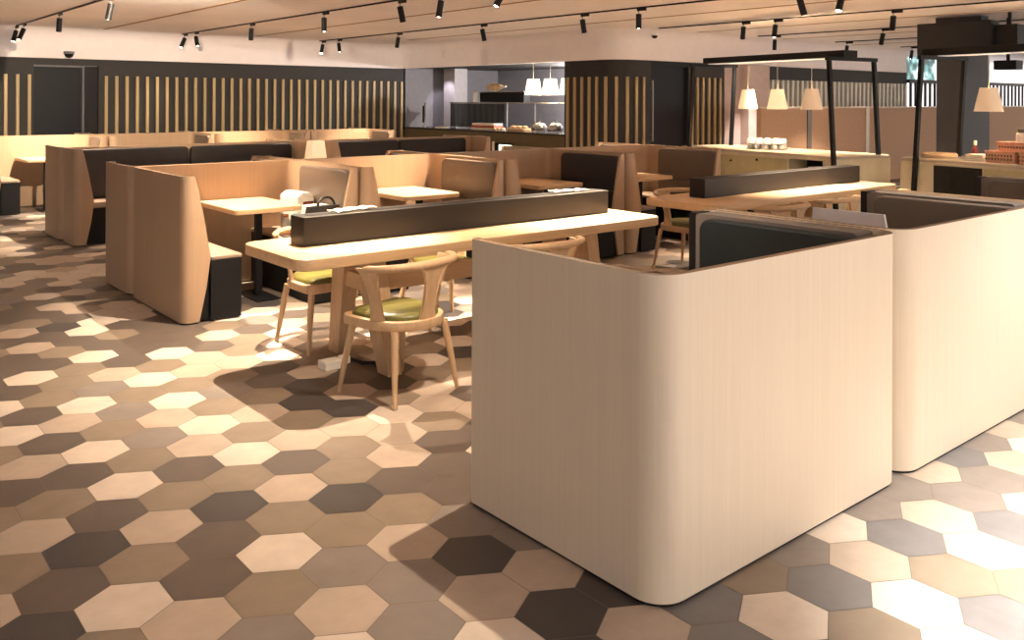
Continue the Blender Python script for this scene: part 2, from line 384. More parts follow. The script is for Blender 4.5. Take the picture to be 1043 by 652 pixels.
# ------------------------------------------------------------------ floor
def tilemat(name,c):
    m,n,b=nt(name); b.inputs['Roughness'].default_value=.46
    tc=n.nodes.new('ShaderNodeTexCoord'); no=n.nodes.new('ShaderNodeTexNoise'); no.inputs['Scale'].default_value=7; no.inputs['Detail'].default_value=8; no.inputs['Roughness'].default_value=.65
    cr=n.nodes.new('ShaderNodeValToRGB'); cr.color_ramp.elements[0].position=.3; cr.color_ramp.elements[1].position=.72
    cr.color_ramp.elements[0].color=(*[x*.88 for x in c],1); cr.color_ramp.elements[1].color=(*[min(1,x*1.1) for x in c],1)
    n.links.new(tc.outputs['Object'],no.inputs['Vector']); n.links.new(no.outputs['Fac'],cr.inputs['Fac']); n.links.new(cr.outputs['Color'],b.inputs['Base Color'])
    M[name]=m
PAL={'W':(.70,.61,.52),'L':(.50,.41,.33),'T':(.27,.215,.16),'G':(.25,.215,.19),'B':(.125,.10,.083),'K':(.062,.055,.053),'S':(.19,.18,.18)}  # S repeats the charcoal tile, with the bright right-hand light put into its colour
for k,c in PAL.items(): tilemat('tile_'+k,c)
M['grout']=plain('grout',(.22,.18,.14),.8)
ROWS={-8:(11,'WST'),-7:(9,'STWTLSL'),-6:(8,'SWSLSLGGL'),-5:(6,'KLSTGWGGLSGLGW'),-4:(5,'WKKGLSG'),-3:(3,'WGLLKG'),-2:(2,'GLGKGB'),
 -1:(0,'TLTGLGT'),0:(-1,'KWBWTTBK'),1:(-1,'BTBTKBB'),2:(-2,'TKLKLTLB'),3:(-2,'LBTTBTLT'),4:(-3,'TTWBWLLW'),5:(-3,'BBTLTTKTL'),
 6:(-3,'LWGWLKLKT'),7:(-4,'TBTLTTKBK'),8:(-4,'WLGWGBLB'),9:(-5,'TBWTTTBT'),10:(-5,'WTGWLLWT'),11:(-5,'BTLTLTW'),12:(-6,'BWTBWBTW'),
 13:(-6,'BBWBBLB'),14:(-6,'BTBBBT'),15:(-7,'TLBTBB'),16:(-8,'WBBWBB')}
S=.150392; TH=math.radians(9.69081); TX,TY=-1.217037508,2.769947147
cw,sw=math.cos(PHI),math.sin(PHI)
def w2ab(x,y): return (x*cw+y*sw,-x*sw+y*cw)
bm=new(); keys=list(PAL); rnd=random.Random(11)
for q in range(-75,95):
    for r in range(-75,95):
        lx,ly=S*1.5*q,S*3**.5*(r+q/2)
        X=math.cos(TH)*lx-math.sin(TH)*ly+TX; Y=math.sin(TH)*lx+math.cos(TH)*ly+TY
        a,b=w2ab(X,Y)
        if not(-7.5<a<17 and -4<b<16.6): continue
        k=None
        if r in ROWS:
            i=q-ROWS[r][0]
            if 0<=i<len(ROWS[r][1]): k=ROWS[r][1][i]
        if k is None:
            k=rnd.choices('WLTGBK',(.17,.15,.22,.12,.24,.10))[0] if a<4.5 or b>2 else rnd.choices('WLGS',(.3,.25,.2,.25))[0]
        rr=S-.0016
        vs=[]
        for j in range(6):
            an=TH+math.radians(60*j); vx,vy=X+rr*math.cos(an),Y+rr*math.sin(an); vs.append(bm.verts.new((*w2ab(vx,vy),0)))
        bm.faces.new(vs).material_index=keys.index(k)
gi=len(keys)
vs=[bm.verts.new(p) for p in ((-9,-6,-.0015),(34,-6,-.0015),(34,17,-.0015),(-9,17,-.0015))]; bm.faces.new(vs).material_index=gi
me=bpy.data.meshes.new('floor'); bm.to_mesh(me); bm.free()
for k in keys: me.materials.append(M['tile_'+k])
me.materials.append(M['grout'])
fo=bpy.data.objects.new('floor',me); COL.objects.link(fo); fo['kind']='structure'
# ------------------------------------------------------------------ ceiling, bulkhead, walls
CZ=2.8
bm=new(); box(bm,-9,-6,CZ,34,17,CZ+.12); struct('ceiling',bm,'ceil')
n=0
for ax,(b0,b1) in {4.3:(16.2,-3),6.95:(15.9,-3),9.68:(14.9,-3),12.3:(9.7,-3),14.9:(9.7,-3),1.6:(16.2,-3),17.5:(9.7,-3)}.items():
    n+=1; bm=new(); box(bm,ax-.028,b1,CZ-.004,ax+.028,b0,CZ-.0005); struct('trim_%d'%n,bm,'groove')
# bulkhead sweep
BK=[(-9,16.45)]+[(x,y) for x,y in arc(10.15,16.05,.40,90,0,8)]+arc(11.03,10.43,.48,180,270,10)+[(20.4,9.95)]
prof=[(0,2.285),(0,2.58),(.012,2.65),(.05,2.72),(.11,2.77),(.20,2.797)]
bm=new(); lines=[]
for d,z in prof:
    p=offset_path(BK,-d) if d else BK
    lines.append([bm.verts.new((*q,z)) for q in p])
for a,b in zip(lines,lines[1:]):
    for i in range(len(a)-1): bm.faces.new((a[i],a[i+1],b[i+1],b[i]))
back=[bm.verts.new((*q,2.285)) for q in offset_path(BK,.14)]; bt=[bm.verts.new((*q,2.799)) for q in offset_path(BK,.14)]
for i in range(len(back)-1):
    bm.faces.new((lines[0][i],back[i],back[i+1],lines[0][i+1])); bm.faces.new((back[i],bt[i],bt[i+1],back[i+1])); bm.faces.new((lines[-1][i],lines[-1][i+1],bt[i+1],bt[i]))
struct('wall_bulkhead',bm,'white',None,40)
# far slatted wall
bm=new()
for x0,x1 in ((-9,3.27),(4.29,10.66)): box(bm,x0,16.5,0,x1,16.62,2.3)
box(bm,3.27,16.5,2.17,4.29,16.62,2.3)
wb=struct('wall_back',bm,'darkwall')
bm=new()
xs=[4.41+.1755*i for i in range(36) if 4.41+.1755*i<10.58]+[3.20-.175*i for i in range(22)]
for x in xs: box(bm,x-.026,16.462,.25,x+.026,16.499,2.0,.004,1)
obj('wall_slats',bm,'slat',wb)
bm=new(); box(bm,3.28,16.58,0,4.03,16.63,2.16); 
d=struct('door_1',bm,'bluewall')
bm=new(); box(bm,4.075,16.54,0,4.285,16.6,2.16); obj('side_panel',bm,'black',d)
bm=new(); box(bm,4.03,16.49,0,4.052,16.6,2.16); box(bm,3.27,16.49,2.14,4.052,16.6,2.165); obj('door_frame',bm,'grey',d)
# curved slatted corner beside the kitchen
CP=[(10.6,11.28)]+arc(11.05,10.45,.45,180,270,12)+[(11.42,10.0)]
bm=new(); inn=offset_path(CP,.14)
path_solid(bm,[CP,CP],[inn,inn],[0,2.3]); wk=struct('wall_corner',bm,'darkwall',None,40)
def along(P,s):
    for a,b in zip(P,P[1:]):
        l=math.dist(a,b)
        if s<=l: t=s/l; return (a[0]+(b[0]-a[0])*t,a[1]+(b[1]-a[1])*t),math.atan2(b[1]-a[1],b[0]-a[0])
        s-=l
    return P[-1],0
bm=new(); s=.12
tot=sum(math.dist(a,b) for a,b in zip(CP,CP[1:]))
for i in range(11):
    s=.10+.178*i
    if s>tot-.03: break
    (x,y),an=along(CP,s)
    mt=Matrix.Translation((x,y,0))@Matrix.Rotation(an,4,'Z')
    box(bm,-.026,-.036,.25,.026,-.001,2.0,.004,1,mat=mt)
obj('wall_slats',bm,'slat',wk)
# door recess and the slatted stretch after it
bm=new(); box(bm,11.42,10.06,0,12.42,10.12,2.2); d=struct('door_2',bm,'bluewall')
bm=new(); box(bm,11.475,10.01,.9,11.505,10.04,1.95,.006); box(bm,11.48,10.04,1.0,11.50,10.06,1.03); box(bm,11.48,10.04,1.8,11.50,10.06,1.83); obj('door_handle',bm,'greylt',d)
bm=new(); box(bm,11.42,10.0,2.2,12.42,10.14,2.3); obj('door_frame',bm,'black',d)
bm=new(); box(bm,12.42,10.0,0,13.46,10.14,2.3); wm=struct('wall_middle',bm,'darkwall')
bm=new()
for x in (12.50,12.65,12.81,12.98,13.15,13.31): box(bm,x-.026,9.963,.25,x+.026,9.999,2.02,.004,1)
obj('wall_slats',bm,'slat',wm)
bm=new(); box(bm,13.46,9.99,0,13.95,10.2,2.29,.0); box(bm,13.95,9.8,0,14.62,10.2,2.285,.01); struct('wall_pillar',bm,'pink')
bm=new(); box(bm,14.62,10.05,0,20.62,10.2,2.3); wr=struct('wall_right',bm,'darkwall')
bm=new()
for i in range(33): 
    x=15.02+.1757*i
    if x<20.6: box(bm,x-.04,9.99,.25,x+.04,10.049,2.02,.004,1)
obj('wall_slats',bm,'palesl',wr)
# bright window far right with a dark slat screen before it
bm=new(); box(bm,20.62,11.2,0,34,11.25,2.79); struct('window_1',bm,'view')
bm=new()
for i in range(44):
    x=20.75+.25*i; box(bm,x-.03,10.0,0,x+.03,10.04,2.05)
box(bm,20.62,9.98,2.05,34,10.08,2.13); box(bm,20.62,9.98,1.3,34,10.08,1.46)
tag(obj('slat_screen',bm,'black'),'dark upright slat screen before the bright window at far right','screen')
# tall tan partition behind the buffet
t=thing('tall_partition','tall tan partition standing behind both buffet counters','partition',(12.95,8.9,0))
bm=new(); box(bm,0,-.05,0,14,.05,1.47,.01); obj('panel',bm,'brownpart',t)
bm=new(); box(bm,-.02,-.07,1.471,14.02,.07,1.50,.004); obj('top_cap',bm,'veneer',t)
bm=new(); box(bm,3.50,-.075,0,3.62,-.051,1.47); obj('pale_strip',bm,'veneer',t)
bm=new(); box(bm,1.42,-.072,0,1.55,-.051,1.47); obj('dark_strip',bm,'leather',t)
# grey column and hanging black boxes
bm=new(); box(bm,13.0,5.53,0,13.94,5.90,2.799,.01); struct('wall_column',bm,'cgrey')
t=thing('hanging_display','broad black ceiling box hanging at the column above the right buffet','display box',(12.4,5.4,2.24))
bm=new(); box(bm,0,-.49,.02,.28,.5,.46,.006); obj('casing',bm,'boxblack',t)
bm=new(); box(bm,.02,-.36,.46,.26,.25,.53,.006); obj('upper_casing',bm,'boxblack',t)
bm=new(); box(bm,.02,-.48,0,.26,.49,.02); obj('underside_trim',bm,'ledline',t)
t=thing('hanging_display','narrow black ceiling box right of the broad one','display box',(12.45,4.74,2.3))
bm=new(); box(bm,0,-.14,0,.25,.14,.33,.006); obj('casing',bm,'black',t)
bm=new(); box(bm,.11,-.02,.33,.14,.02,.499); obj('hanger',bm,'black',t)
t=thing('hanging_display','low black box under the ceiling, right of the grey column','display box',(13.3,5.08,2.06))
bm=new(); box(bm,0,-.15,0,.25,.15,.13,.006); obj('casing',bm,'black',t)
bm=new(); box(bm,.11,-.02,.13,.14,.02,.739); obj('hanger',bm,'black',t)
# ------------------------------------------------------------------ kitchen beyond the opening
bm=new(); box(bm,10.62,16.50,0,13.4,16.62,2.3); box(bm,13.3,11.2,0,13.42,16.6,2.3); box(bm,11.2,11.08,0,13.4,11.2,2.3); struct('wall_kitchen',bm,'grey')
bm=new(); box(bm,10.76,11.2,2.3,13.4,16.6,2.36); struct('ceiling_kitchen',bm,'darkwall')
bm=new(); box(bm,13.2,11.25,1.0,13.295,13.9,2.29); struct('wall_tiles',bm,'greylt')
t=thing('serving_counter','olive brown serving counter with dark top in the kitchen opening','counter',(10.62,11.3,0))
bm=new(); box(bm,0,0,0,.7,5.17,.965,.004); obj('body',bm,'khakidark',t)
bm=new(); box(bm,-.02,-.0,.966,.74,5.18,1.0,.004); obj('worktop',bm,'darktop',t)
bm=new(); box(bm,11.55,15.86,1.001,11.9,16.28,2.299); tag(obj('pillar',bm,'greylt'),'pale grey square pillar on the kitchen counter','pillar')
t=thing('beer_tap','thin upright tap on the left end of the kitchen counter','tap',(10.9,16.07,1.0))
bm=new(); lathe(bm,[(.05,0),(.05,.015),(.022,.02),(.02,.5),(.026,.51),(.026,.54)]); obj('column',bm,'steel',t,40)
bm=new(); box(bm,-.02,.03,.1,.02,.075,.47,.005); obj('grip',bm,'black',t)
t=thing('glass_shelf','smoked sneeze-guard shelf with steel edge over the food display','shelf',(11.2,11.25,1.0))
bm=new(); box(bm,-.12,0,.53,.22,4.15,.555,.003); obj('shelf_board',bm,'steel',t)
for y in (.06,1.5,2.35,4.1):
    bm=new(); box(bm,-.015,y-.012,.001,.015,y+.012,.53); obj('post',bm,'steel',t)
bm=new(); box(bm,-.112,2.3,.03,-.10,4.13,.525); obj('glass_front',bm,'smoke',t)
t=thing('warming_cabinet','black warming cabinet standing on the sneeze-guard shelf','cabinet',(11.25,13.14,1.557))
bm=new(); box(bm,0,0,0,.16,1.42,.20,.006); obj('body',bm,'black',t)
bm=new(); box(bm,-.01,-.01,.2,.17,1.43,.222,.004); obj('lid',bm,'steel',t)
t=thing('cured_ham','cured ham lying on top of the black warming cabinet','food',(11.33,14.15,1.78))
bm=new(); bmesh.ops.create_uvsphere(bm,u_segments=20,v_segments=12,radius=1)
for v in bm.verts:
    k=.75+.35*(v.co.y*.5+.5); v.co=Vector((v.co.x*.075*k,v.co.y*.27,.088+v.co.z*.087*k))
obj('meat',bm,'bread',t,60)
bm=new(); tube(bm,[(0,-.27,.09),(0,-.36,.10)],[.024,.016]); obj('bone',bm,'paper',t,60)
t=thing('storage_jar','small glass jar on the left of the sneeze-guard shelf','jar',(11.2,14.64,1.557))
bm=new(); lathe(bm,[(.055,0),(.06,.01),(.06,.17),(.05,.19)]); obj('jar_body',bm,'glass',t,40)
bm=new(); lathe(bm,[(.052,.19),(.052,.215)]); obj('lid',bm,'board',t,40)
bm=new(); lathe(bm,[(.054,.005),(.054,.11)]); obj('contents',bm,'paper',t,40)
for i,y in enumerate((12.57,12.09,11.62)):
    t=thing('pendant_lamp',['glowing white trapezoid pendant over the kitchen counter, left of three','glowing white trapezoid pendant over the kitchen counter, middle of three','glowing white trapezoid pendant over the kitchen counter, cut by the slatted wall'][i],'lamp',(11.0,y,1.70))
    bm=new(); lathe(bm,[(.165,0),(.115,.30),(.11,.30),(.16,0)],cap=False); obj('lamp_shade',bm,'shadek',t,60)
    bm=new(); tube(bm,[(0,0,.29),(0,0,.599)],.006,6); obj('cord',bm,'paper',t)
for i,y in enumerate((12.29,11.84)):
    t=thing('chafing_dish',['round silver chafing dish on the kitchen counter, left one','round silver chafing dish on the kitchen counter beside the slatted wall'][i],'dish',(10.9,y,1.0))
    bm=new(); lathe(bm,[(.145,.035),(.155,.05),(.155,.09),(.14,.095)]); obj('pan',bm,'steel',t,40)
    bm=new(); lathe(bm,[(.15,.096),(.13,.14),(.085,.175),(.03,.19),(.001,.191)]); obj('lid',bm,'steel',t,60)
    bm=new(); lathe(bm,[(.012,.19),(.03,.205),(.025,.225),(.001,.23)]); obj('knob',bm,'steel',t,60)
    for k in range(3):
        an=2*PI*k/3; bm=new(); tube(bm,[(.125*math.cos(an),.125*math.sin(an),.04),(.15*math.cos(an),.15*math.sin(an),.014)],.012,8); obj('foot',bm,'steel',t)
for i,(z,m) in enumerate(((0,'paper'),(.045,'redbright'),(.09,'paper'))):
    bm=new(); box(bm,-.12,-.40+.02*i,.001,.12,.40-.03*i,.042,.012); o=obj('food_tray',bm,m,None,None,(10.90,13.87,1.0+z)); tag(o,['white tray at the bottom of the tray stack on the kitchen counter','red tray in the middle of the stack on the kitchen counter','white tray on top of the red tray on the kitchen counter'][i],'tray')
rp=random.Random(3)
for i in range(5):
    bm=new(); bmesh.ops.create_icosphere(bm,subdivisions=2,radius=1)
    for v in bm.verts: v.co=Vector((v.co.x*.04,v.co.y*.04,.033+v.co.z*.032))
    o=obj('bread_roll',bm,'paper' if i%2 else 'bread',None,60,(10.74+.09*(i%2),13.20+.055*i,1.0)); tag(o,'small bread roll lying on the counter before the smoked glass','bread','bread rolls on the kitchen counter')
t=thing('bread_basket','shallow bread basket between the rolls and the silver dishes','basket',(10.86,12.82,1.0))
bm=new(); prism(bm,rrect(-.12,-.26,.12,.26,.05),.001,.06,.01); obj('basket_body',bm,'board',t)
for i in range(3):
    bm=new(); bmesh.ops.create_icosphere(bm,subdivisions=2,radius=1)
    for v in bm.verts: v.co=Vector((v.co.x*.06,-.16+.16*i+v.co.y*.075,.085+v.co.z*.03))
    o=obj('bread_loaf',bm,'bread',None,60,(10.86,12.82,1.0)); 
    tag(o,'round loaf in the shallow basket on the kitchen counter','bread','loaves in the shallow basket')
bm=new(); box(bm,-.08,-.17,.001,.08,.17,.03,.006); tag(obj('napkin_pile',bm,'paper',None,None,(10.78,15.25,1.0)),'small white napkin pile on the counter left of the smoked glass','napkins')
t=thing('lit_sign','small lit sign panel on the kitchen counter front','sign',(10.57,12.93,.60))
bm=new(); box(bm,0,-.28,0,.045,.28,.18,.004); obj('sign_frame',bm,'black',t)
bm=new(); box(bm,-.004,-.24,.03,-.001,.14,.15); obj('sign_face',bm,'screen',t)
bm=new(); box(bm,-.02,.29,-.10,.02,.33,.2); obj('side_post',bm,'paper',t)
# ------------------------------------------------------------------ buffet counters
ROT=math.radians(79.5-90)
def island(label,loc,L0,L1,W,parts):
    t=thing('buffet_counter',label,'counter',loc,ROT)
    bm=new(); 
    y0,y1=L0,L1
    # carcass with an open niche
    n0,n1=parts['niche']; zt=.86
    box(bm,0,y0,.06,W,n0,zt,.004); box(bm,0,n1,.06,W,y1,zt,.004); box(bm,.35,n0,.06,W,n1,zt); box(bm,0,n0,.06,.35,n1,.30); box(bm,0,n0,.83,.35,n1,zt)
    obj('carcass',bm,'cream',t)
    bm=new(); box(bm,.03,y0+.03,0,W-.03,y1-.03,.06); obj('plinth',bm,'black',t)
    bm=new(); prism(bm,rrect(-.02,y0-.02,W+.02,y1+.02,.10,6),.861,.90,.005); obj('worktop',bm,'counter',t,40)
    bm=new(); box(bm,.335,n0+.001,.301,.349,n1-.001,.829); obj('niche_lining',bm,'base',t)
    for d0,d1,z0,z1,kn in parts['doors']:
        bm=new(); box(bm,-.018,d0,z0,-.001,d1,z1,.003); dd=obj('door',bm,'khaki',t)
        for ky,kz in kn:
            bm=new(); lathe(bm,[(.014,0),(.018,.012),(.012,.02)],n=12)
            for v in bm.verts: v.co=Vector((-.019-v.co.z,ky+v.co.x,kz+v.co.y))
            obj('knob',bm,'black',dd,40)
    return t
I1=island('long cream buffet counter with khaki doors behind the right communal table',(10.26,5.90,0),0,3.0,1.03,dict(niche=(.22,.78),doors=[(.80,2.0,.10,.82,[(1.86,.74),(1.35,.78)]),(2.02,2.98,.10,.82,[(2.1,.74)])]))
I2=island('cream buffet counter at the right edge with a dark glass niche',(10.83,5.36,0),-2.6,0,1.03,dict(niche=(-1.08,-.46),doors=[(-1.80,-1.10,.68,.83,[(-1.25,.75),(-1.65,.75)]),(-2.55,-1.82,.68,.83,[(-2.2,.75)]),(-1.80,-1.10,.10,.66,[(-1.2,.5)])]))
bm=new(); box(bm,.002,-1.078,.302,.010,-.462,.828); o=obj('niche_glass',bm,'smoke',I2)
def isl(I,x,y,z):
    return (Matrix.Translation(I.location)@Matrix.Rotation(ROT,4,'Z'))@Vector((x,y,z))
for i in range(4):
    p=isl(I1,.12,.30+.13*i,.301); bm=new(); hh=(.36,.44,.40,.38)[i]
    box(bm,-.1,-.058,.001,.1,.058,hh,.012); o=obj('folded_cloth',bm,'paper',None,None,p); o.rotation_euler=(0,0,ROT)
    tag(o,'pale folded cloth bundle standing in the niche of the left buffet counter','cloth','folded cloths in the counter niche')
def glass_mesh():
    bm=new(); lathe(bm,[(.038,0),(.046,.03),(.044,.055),(.038,.062),(.034,.062),(.040,.05),(.036,.006)],n=12); return bm
g0=None
for i in range(5):
    p=isl(I2,.16,-.55-.11*i,.301)
    if g0 is None: g0=obj('drinking_glass',glass_mesh(),'glass',None,50,p); o=g0
    else: o=g0.copy(); COL.objects.link(o); o.location=p
    tag(o,'drinking glass standing behind the dark glass niche of the right buffet counter','glass','glasses in the dark niche')
# glasses in two tiers on the left counter
tc=isl(I1,.50,1.68,.90)
for tier in range(2):
    bm=new(); lathe(bm,[(.29,.001),(.30,.010),(.28,.011)],n=28); o=obj('serving_tray',bm,'steel',None,40,(tc[0],tc[1],.90+tier*.078)); tag(o,['round steel tray under the lower ring of glasses','round steel tray carrying the upper ring of glasses'][tier],'tray')
    for k in range(12):
        an=2*PI*k/12; o=g0.copy(); COL.objects.link(o); o.location=(tc[0]+.235*math.cos(an),tc[1]+.235*math.sin(an),.912+tier*.078)
        tag(o,['glass in the lower ring of the two-tier stack on the left buffet counter','glass in the upper ring of the two-tier stack on the left buffet counter'][tier],'glass',['lower ring of glasses','upper ring of glasses'][tier])
# frames over the counters
def gantry(label,I,y0,y1,sides):
    t=thing('buffet_gantry',label,'gantry',I.location,ROT)
    xf,xb=-.05,.80
    for y,s in sides:
        for x in (xf,xb):
            bm=new()
            def sq(cx,cy,z,h=.024): return [(cx-h,cy-h,z),(cx+h,cy-h,z),(cx+h,cy+h,z),(cx-h,cy+h,z)]
            zb=0 if x<0 else .901; loft(bm,[sq(x,y+s*.13*(2.12-zb)/2.12,zb),sq(x,y,2.12)]); obj('leg',bm,'black',t)
        bm=new(); box(bm,xf-.05,y-.024,2.121,xb+.05,y+.024,2.17,.003); obj('crossbar',bm,'black',t)
    bm=new(); box(bm,.20,y0,2.171,.46,y1,2.26,.004); obj('canopy_beam',bm,'black',t)
    bm=new(); box(bm,.23,y0+.06,2.163,.43,y1-.06,2.1705); obj('beam_underside',bm,'ledline',t)
    return t
gantry('black leaning-leg frame over the left buffet counter',I1,.06,2.72,[(.08,-1),(2.66,1)])
gantry('black leaning-leg frame over the right buffet counter',I2,-2.5,-.16,[(-.33,1),(-2.35,-1)])
for i,(I,y,lb) in enumerate(((I1,1.98,'cream fabric pendant over the left buffet counter, left of three'),(I1,1.40,'cream fabric pendant over the left buffet counter, middle of three'),(I1,.78,'cream fabric pendant over the left buffet counter, right of three'),(I2,-.89,'cream fabric pendant over the right buffet counter'))):
    p=isl(I,.42,y,1.485)
    t=thing('pendant_lamp',lb,'lamp',p)
    k=1.12 if i==3 else 1
    bm=new(); lathe(bm,[(.145*k,0),(.088*k,.285),(.084*k,.285),(.141*k,0)],cap=False); obj('lamp_shade',bm,['shadel','shadel','shadel','shaded'][i] if i<2 else 'shaded',t,60)
    bm=new(); tube(bm,[(0,0,.27),(0,0,.676)],.004,6); obj('cord',bm,'paper',t)
    bm=new(); lathe(bm,[(.02,.2),(.03,.23),(.02,.27)],n=10); obj('bulb_holder',bm,'paper',t)
    l=bpy.data.lights.new('bulb','POINT'); l.energy=14 if i<3 else 8; l.color=(1,.72,.42); l.shadow_soft_size=.03
    lo=bpy.data.objects.new('bulb',l); COL.objects.link(lo); lo.parent=t; lo.location=(0,0,.1)
# things on the right counter
p=isl(I2,.42,-.25,.90); t=thing('serving_board','round wooden board on the left end of the right buffet counter','board',p,ROT)
bm=new(); lathe(bm,[(.20,.001),(.21,.008),(.21,.042),(.2,.05)],n=36); obj('board',bm,'board',t,40)
bm=new(); tube(bm,[(.19*math.cos(2*PI*i/24),.19*math.sin(2*PI*i/24),.053) for i in range(25)],.007,6); obj('raised_rim',bm,'board',t,60)
p=isl(I2,.25,-.88,.90); t=thing('napkin_pile','white folded napkins beside the pink baskets','napkins',p,ROT)
for i in range(4):
    bm=new(); box(bm,-.11+.004*i,-.12+.006*i,.001+.02*i,.11-.003*i,.12,.019+.02*i,.006); obj('napkin',bm,'paper',t)
def basket(label,p,L,W,H):
    t=thing('straw_basket',label,'basket',p,ROT)
    bm=new(); path=rrect(-W/2,-L/2,W/2,L/2,.04,4); path=path+[path[0]]
    inn=[(x*.93,y*.96) for x,y in path]; out=[(x*1.05,y*1.04) for x,y in path]; inn2=[(x*.98,y*1.0) for x,y in path]
    path_solid(bm,[path,out],[inn,inn2],[.001,H]); prism(bm,[(x*.95,y*.97) for x,y in path[:-1]],.001,.012); obj('basket_body',bm,'basket',t)
    # woven holes as dark pegs of the weave
    bm=new()
    for zr in range(2 if H>.11 else 1):
        z=H*(.35+.32*zr) if H>.11 else H*.5
        n=int(L/.035)
        for i in range(n):
            y=-L/2*.86+L*.86*i/(n-1)
            for s in (-1,1): box(bm,s*(W/2+.004)-.006,y-.008,z-.012,s*(W/2+.004)+.006,y+.008,z+.012)
    obj('weave_holes',bm,'leather',t)
    bm=new(); tube(bm,[(x*1.05,y*1.04,H) for x,y in path],.008,6); obj('rim',bm,'basket',t,60)
    return t
pb=isl(I2,.22,-1.30,.90)
basket('pink straw basket at the left of the pair on the right buffet counter',isl(I2,.22,-1.22,.90),.34,.26,.13)
basket('pink straw basket at the right edge of the photo',isl(I2,.22,-1.62,.90),.36,.26,.13)
basket('pink straw basket stacked on top of the lower two',isl(I2,.30,-1.42,1.035),.55,.26,.10)
p=isl(I2,.30,-1.40,1.036); t=thing('storage_jar','glass jar with dark lid in the top pink basket','jar',p)
bm=new(); lathe(bm,[(.085,.012),(.095,.02),(.095,.20),(.08,.215)],n=20); obj('jar_body',bm,'glass',t,40)
bm=new(); lathe(bm,[(.088,.216),(.09,.22),(.088,.255)],n=20); obj('lid',bm,'leather',t,40)
bm=new(); lathe(bm,[(.085,.022),(.088,.15)],n=20); obj('contents',bm,'board',t,40)
p=isl(I2,.92,-.40,.90); t=thing('sauce_bottle','small red bottle before the grey column','bottle',p)
bm=new(); lathe(bm,[(.04,.001),(.045,.01),(.045,.08),(.028,.12),(.02,.15)],n=16); obj('bottle_body',bm,'red',t,50)
bm=new(); lathe(bm,[(.022,.15),(.022,.2),(.012,.21)],n=16); obj('cap',bm,'paper',t,50)
# ------------------------------------------------------------------ small things
# table lamp
t=thing('table_lamp','lit trapezoid table lamp standing behind the middle row of booths','lamp',(4.03,7.84,.74))
bm=new()
def sqs(h,z): return [(-h,-h,z),(h,-h,z),(h,h,z),(-h,h,z)]
loft(bm,[sqs(.084,.245),sqs(.062,.455),sqs(.059,.455),sqs(.081,.245)],cap=False); so=obj('lamp_shade',bm,'shadel',t)
bm=new(); lathe(bm,[(.07,.001),(.07,.014),(.01,.02),(.009,.30),(.02,.31),(.02,.34)],n=16); obj('stand',bm,'steel',t,40)
# bags left in the first booth
t=thing('cardboard_carton','white carton with dark red print on the booth seat','box',(3.39,6.93,.469),math.radians(6))
bm=new(); box(bm,-.08,-.14,.001,.08,.14,.31,.01); obj('carton_body',bm,'paper',t)
bm=new(); box(bm,-.03,-.1415,.14,.07,-.1402,.27); obj('printed_panel',bm,'red',t)
bm=new(); prism(bm,[(-.08,.311),(.08,.311),(.03,.345),(-.03,.345)],-.138,.138,0,2,'y'); obj('folded_top',bm,'paper',t)
t=thing('shopping_bag','low white paper bag lying before the carton on the booth seat','bag',(3.385,6.55,.469))
bm=new(); loft(bm,[[(-.09,-.10,.001),(.09,-.10,.001),(.09,.10,.001),(-.09,.10,.001)],[(-.1,-.11,.14),(.1,-.11,.14),(.1,.11,.14),(-.1,.11,.14)],[(-.09,-.10,.255),(.09,-.10,.265),(.09,.10,.265),(-.09,.10,.26)]]); bevel_all(bm,bm.verts[:],.012); obj('bag_body',bm,'paper',t)
bm=new(); tube(bm,[(-.07,-.10,.14),(-.05,-.116,.19),(.05,-.116,.19),(.07,-.10,.14)],.006,6); obj('handle',bm,'paper',t,50)
t=thing('handbag','black handbag with a loop handle on the booth seat','bag',(3.32,6.335,.469),math.radians(3))
bm=new(); loft(bm,[[(-.135,-.065,.001),(.135,-.065,.001),(.135,.065,.001),(-.135,.065,.001)],[(-.14,-.07,.12),(.14,-.07,.12),(.14,.07,.12),(-.14,.07,.12)],[(-.13,-.03,.285),(.13,-.03,.285),(.13,.03,.285),(-.13,.03,.285)]]); bevel_all(bm,bm.verts[:],.015,3); obj('bag_body',bm,'bag',t,40)
bm=new(); tube(bm,[(.03+.075*math.cos(math.radians(a)),0,.28+.07*math.sin(math.radians(a))) for a in range(0,181,15)],.011,8); obj('handle',bm,'bag',t,60)
t=thing('water_bottle','white bottle with an orange cap standing on the booth seat under the table edge','bottle',(3.20,6.74,.469))
bm=new(); lathe(bm,[(.028,.001),(.032,.02),(.032,.10),(.028,.13),(.018,.15),(.018,.16)],n=18); obj('bottle_body',bm,'paper',t,50)
bm=new(); lathe(bm,[(.02,.161),(.02,.18),(.017,.185)],n=18); obj('cap',bm,'orange',t,50)
bm=new(); lathe(bm,[(.033,.02),(.033,.06)],n=18); obj('label_band',bm,'orange',t,50)
t=thing('thermos_flask','turquoise flask top showing above the end of the black divider','bottle',(3.205,6.57,.469))
bm=new(); lathe(bm,[(.045,.001),(.045,.15),(.03,.17)],n=18); obj('flask_body',bm,'blue',t,50)
bm=new(); lathe(bm,[(.031,.171),(.031,.2),(.02,.205)],n=18); obj('cap',bm,'blue',t,50)
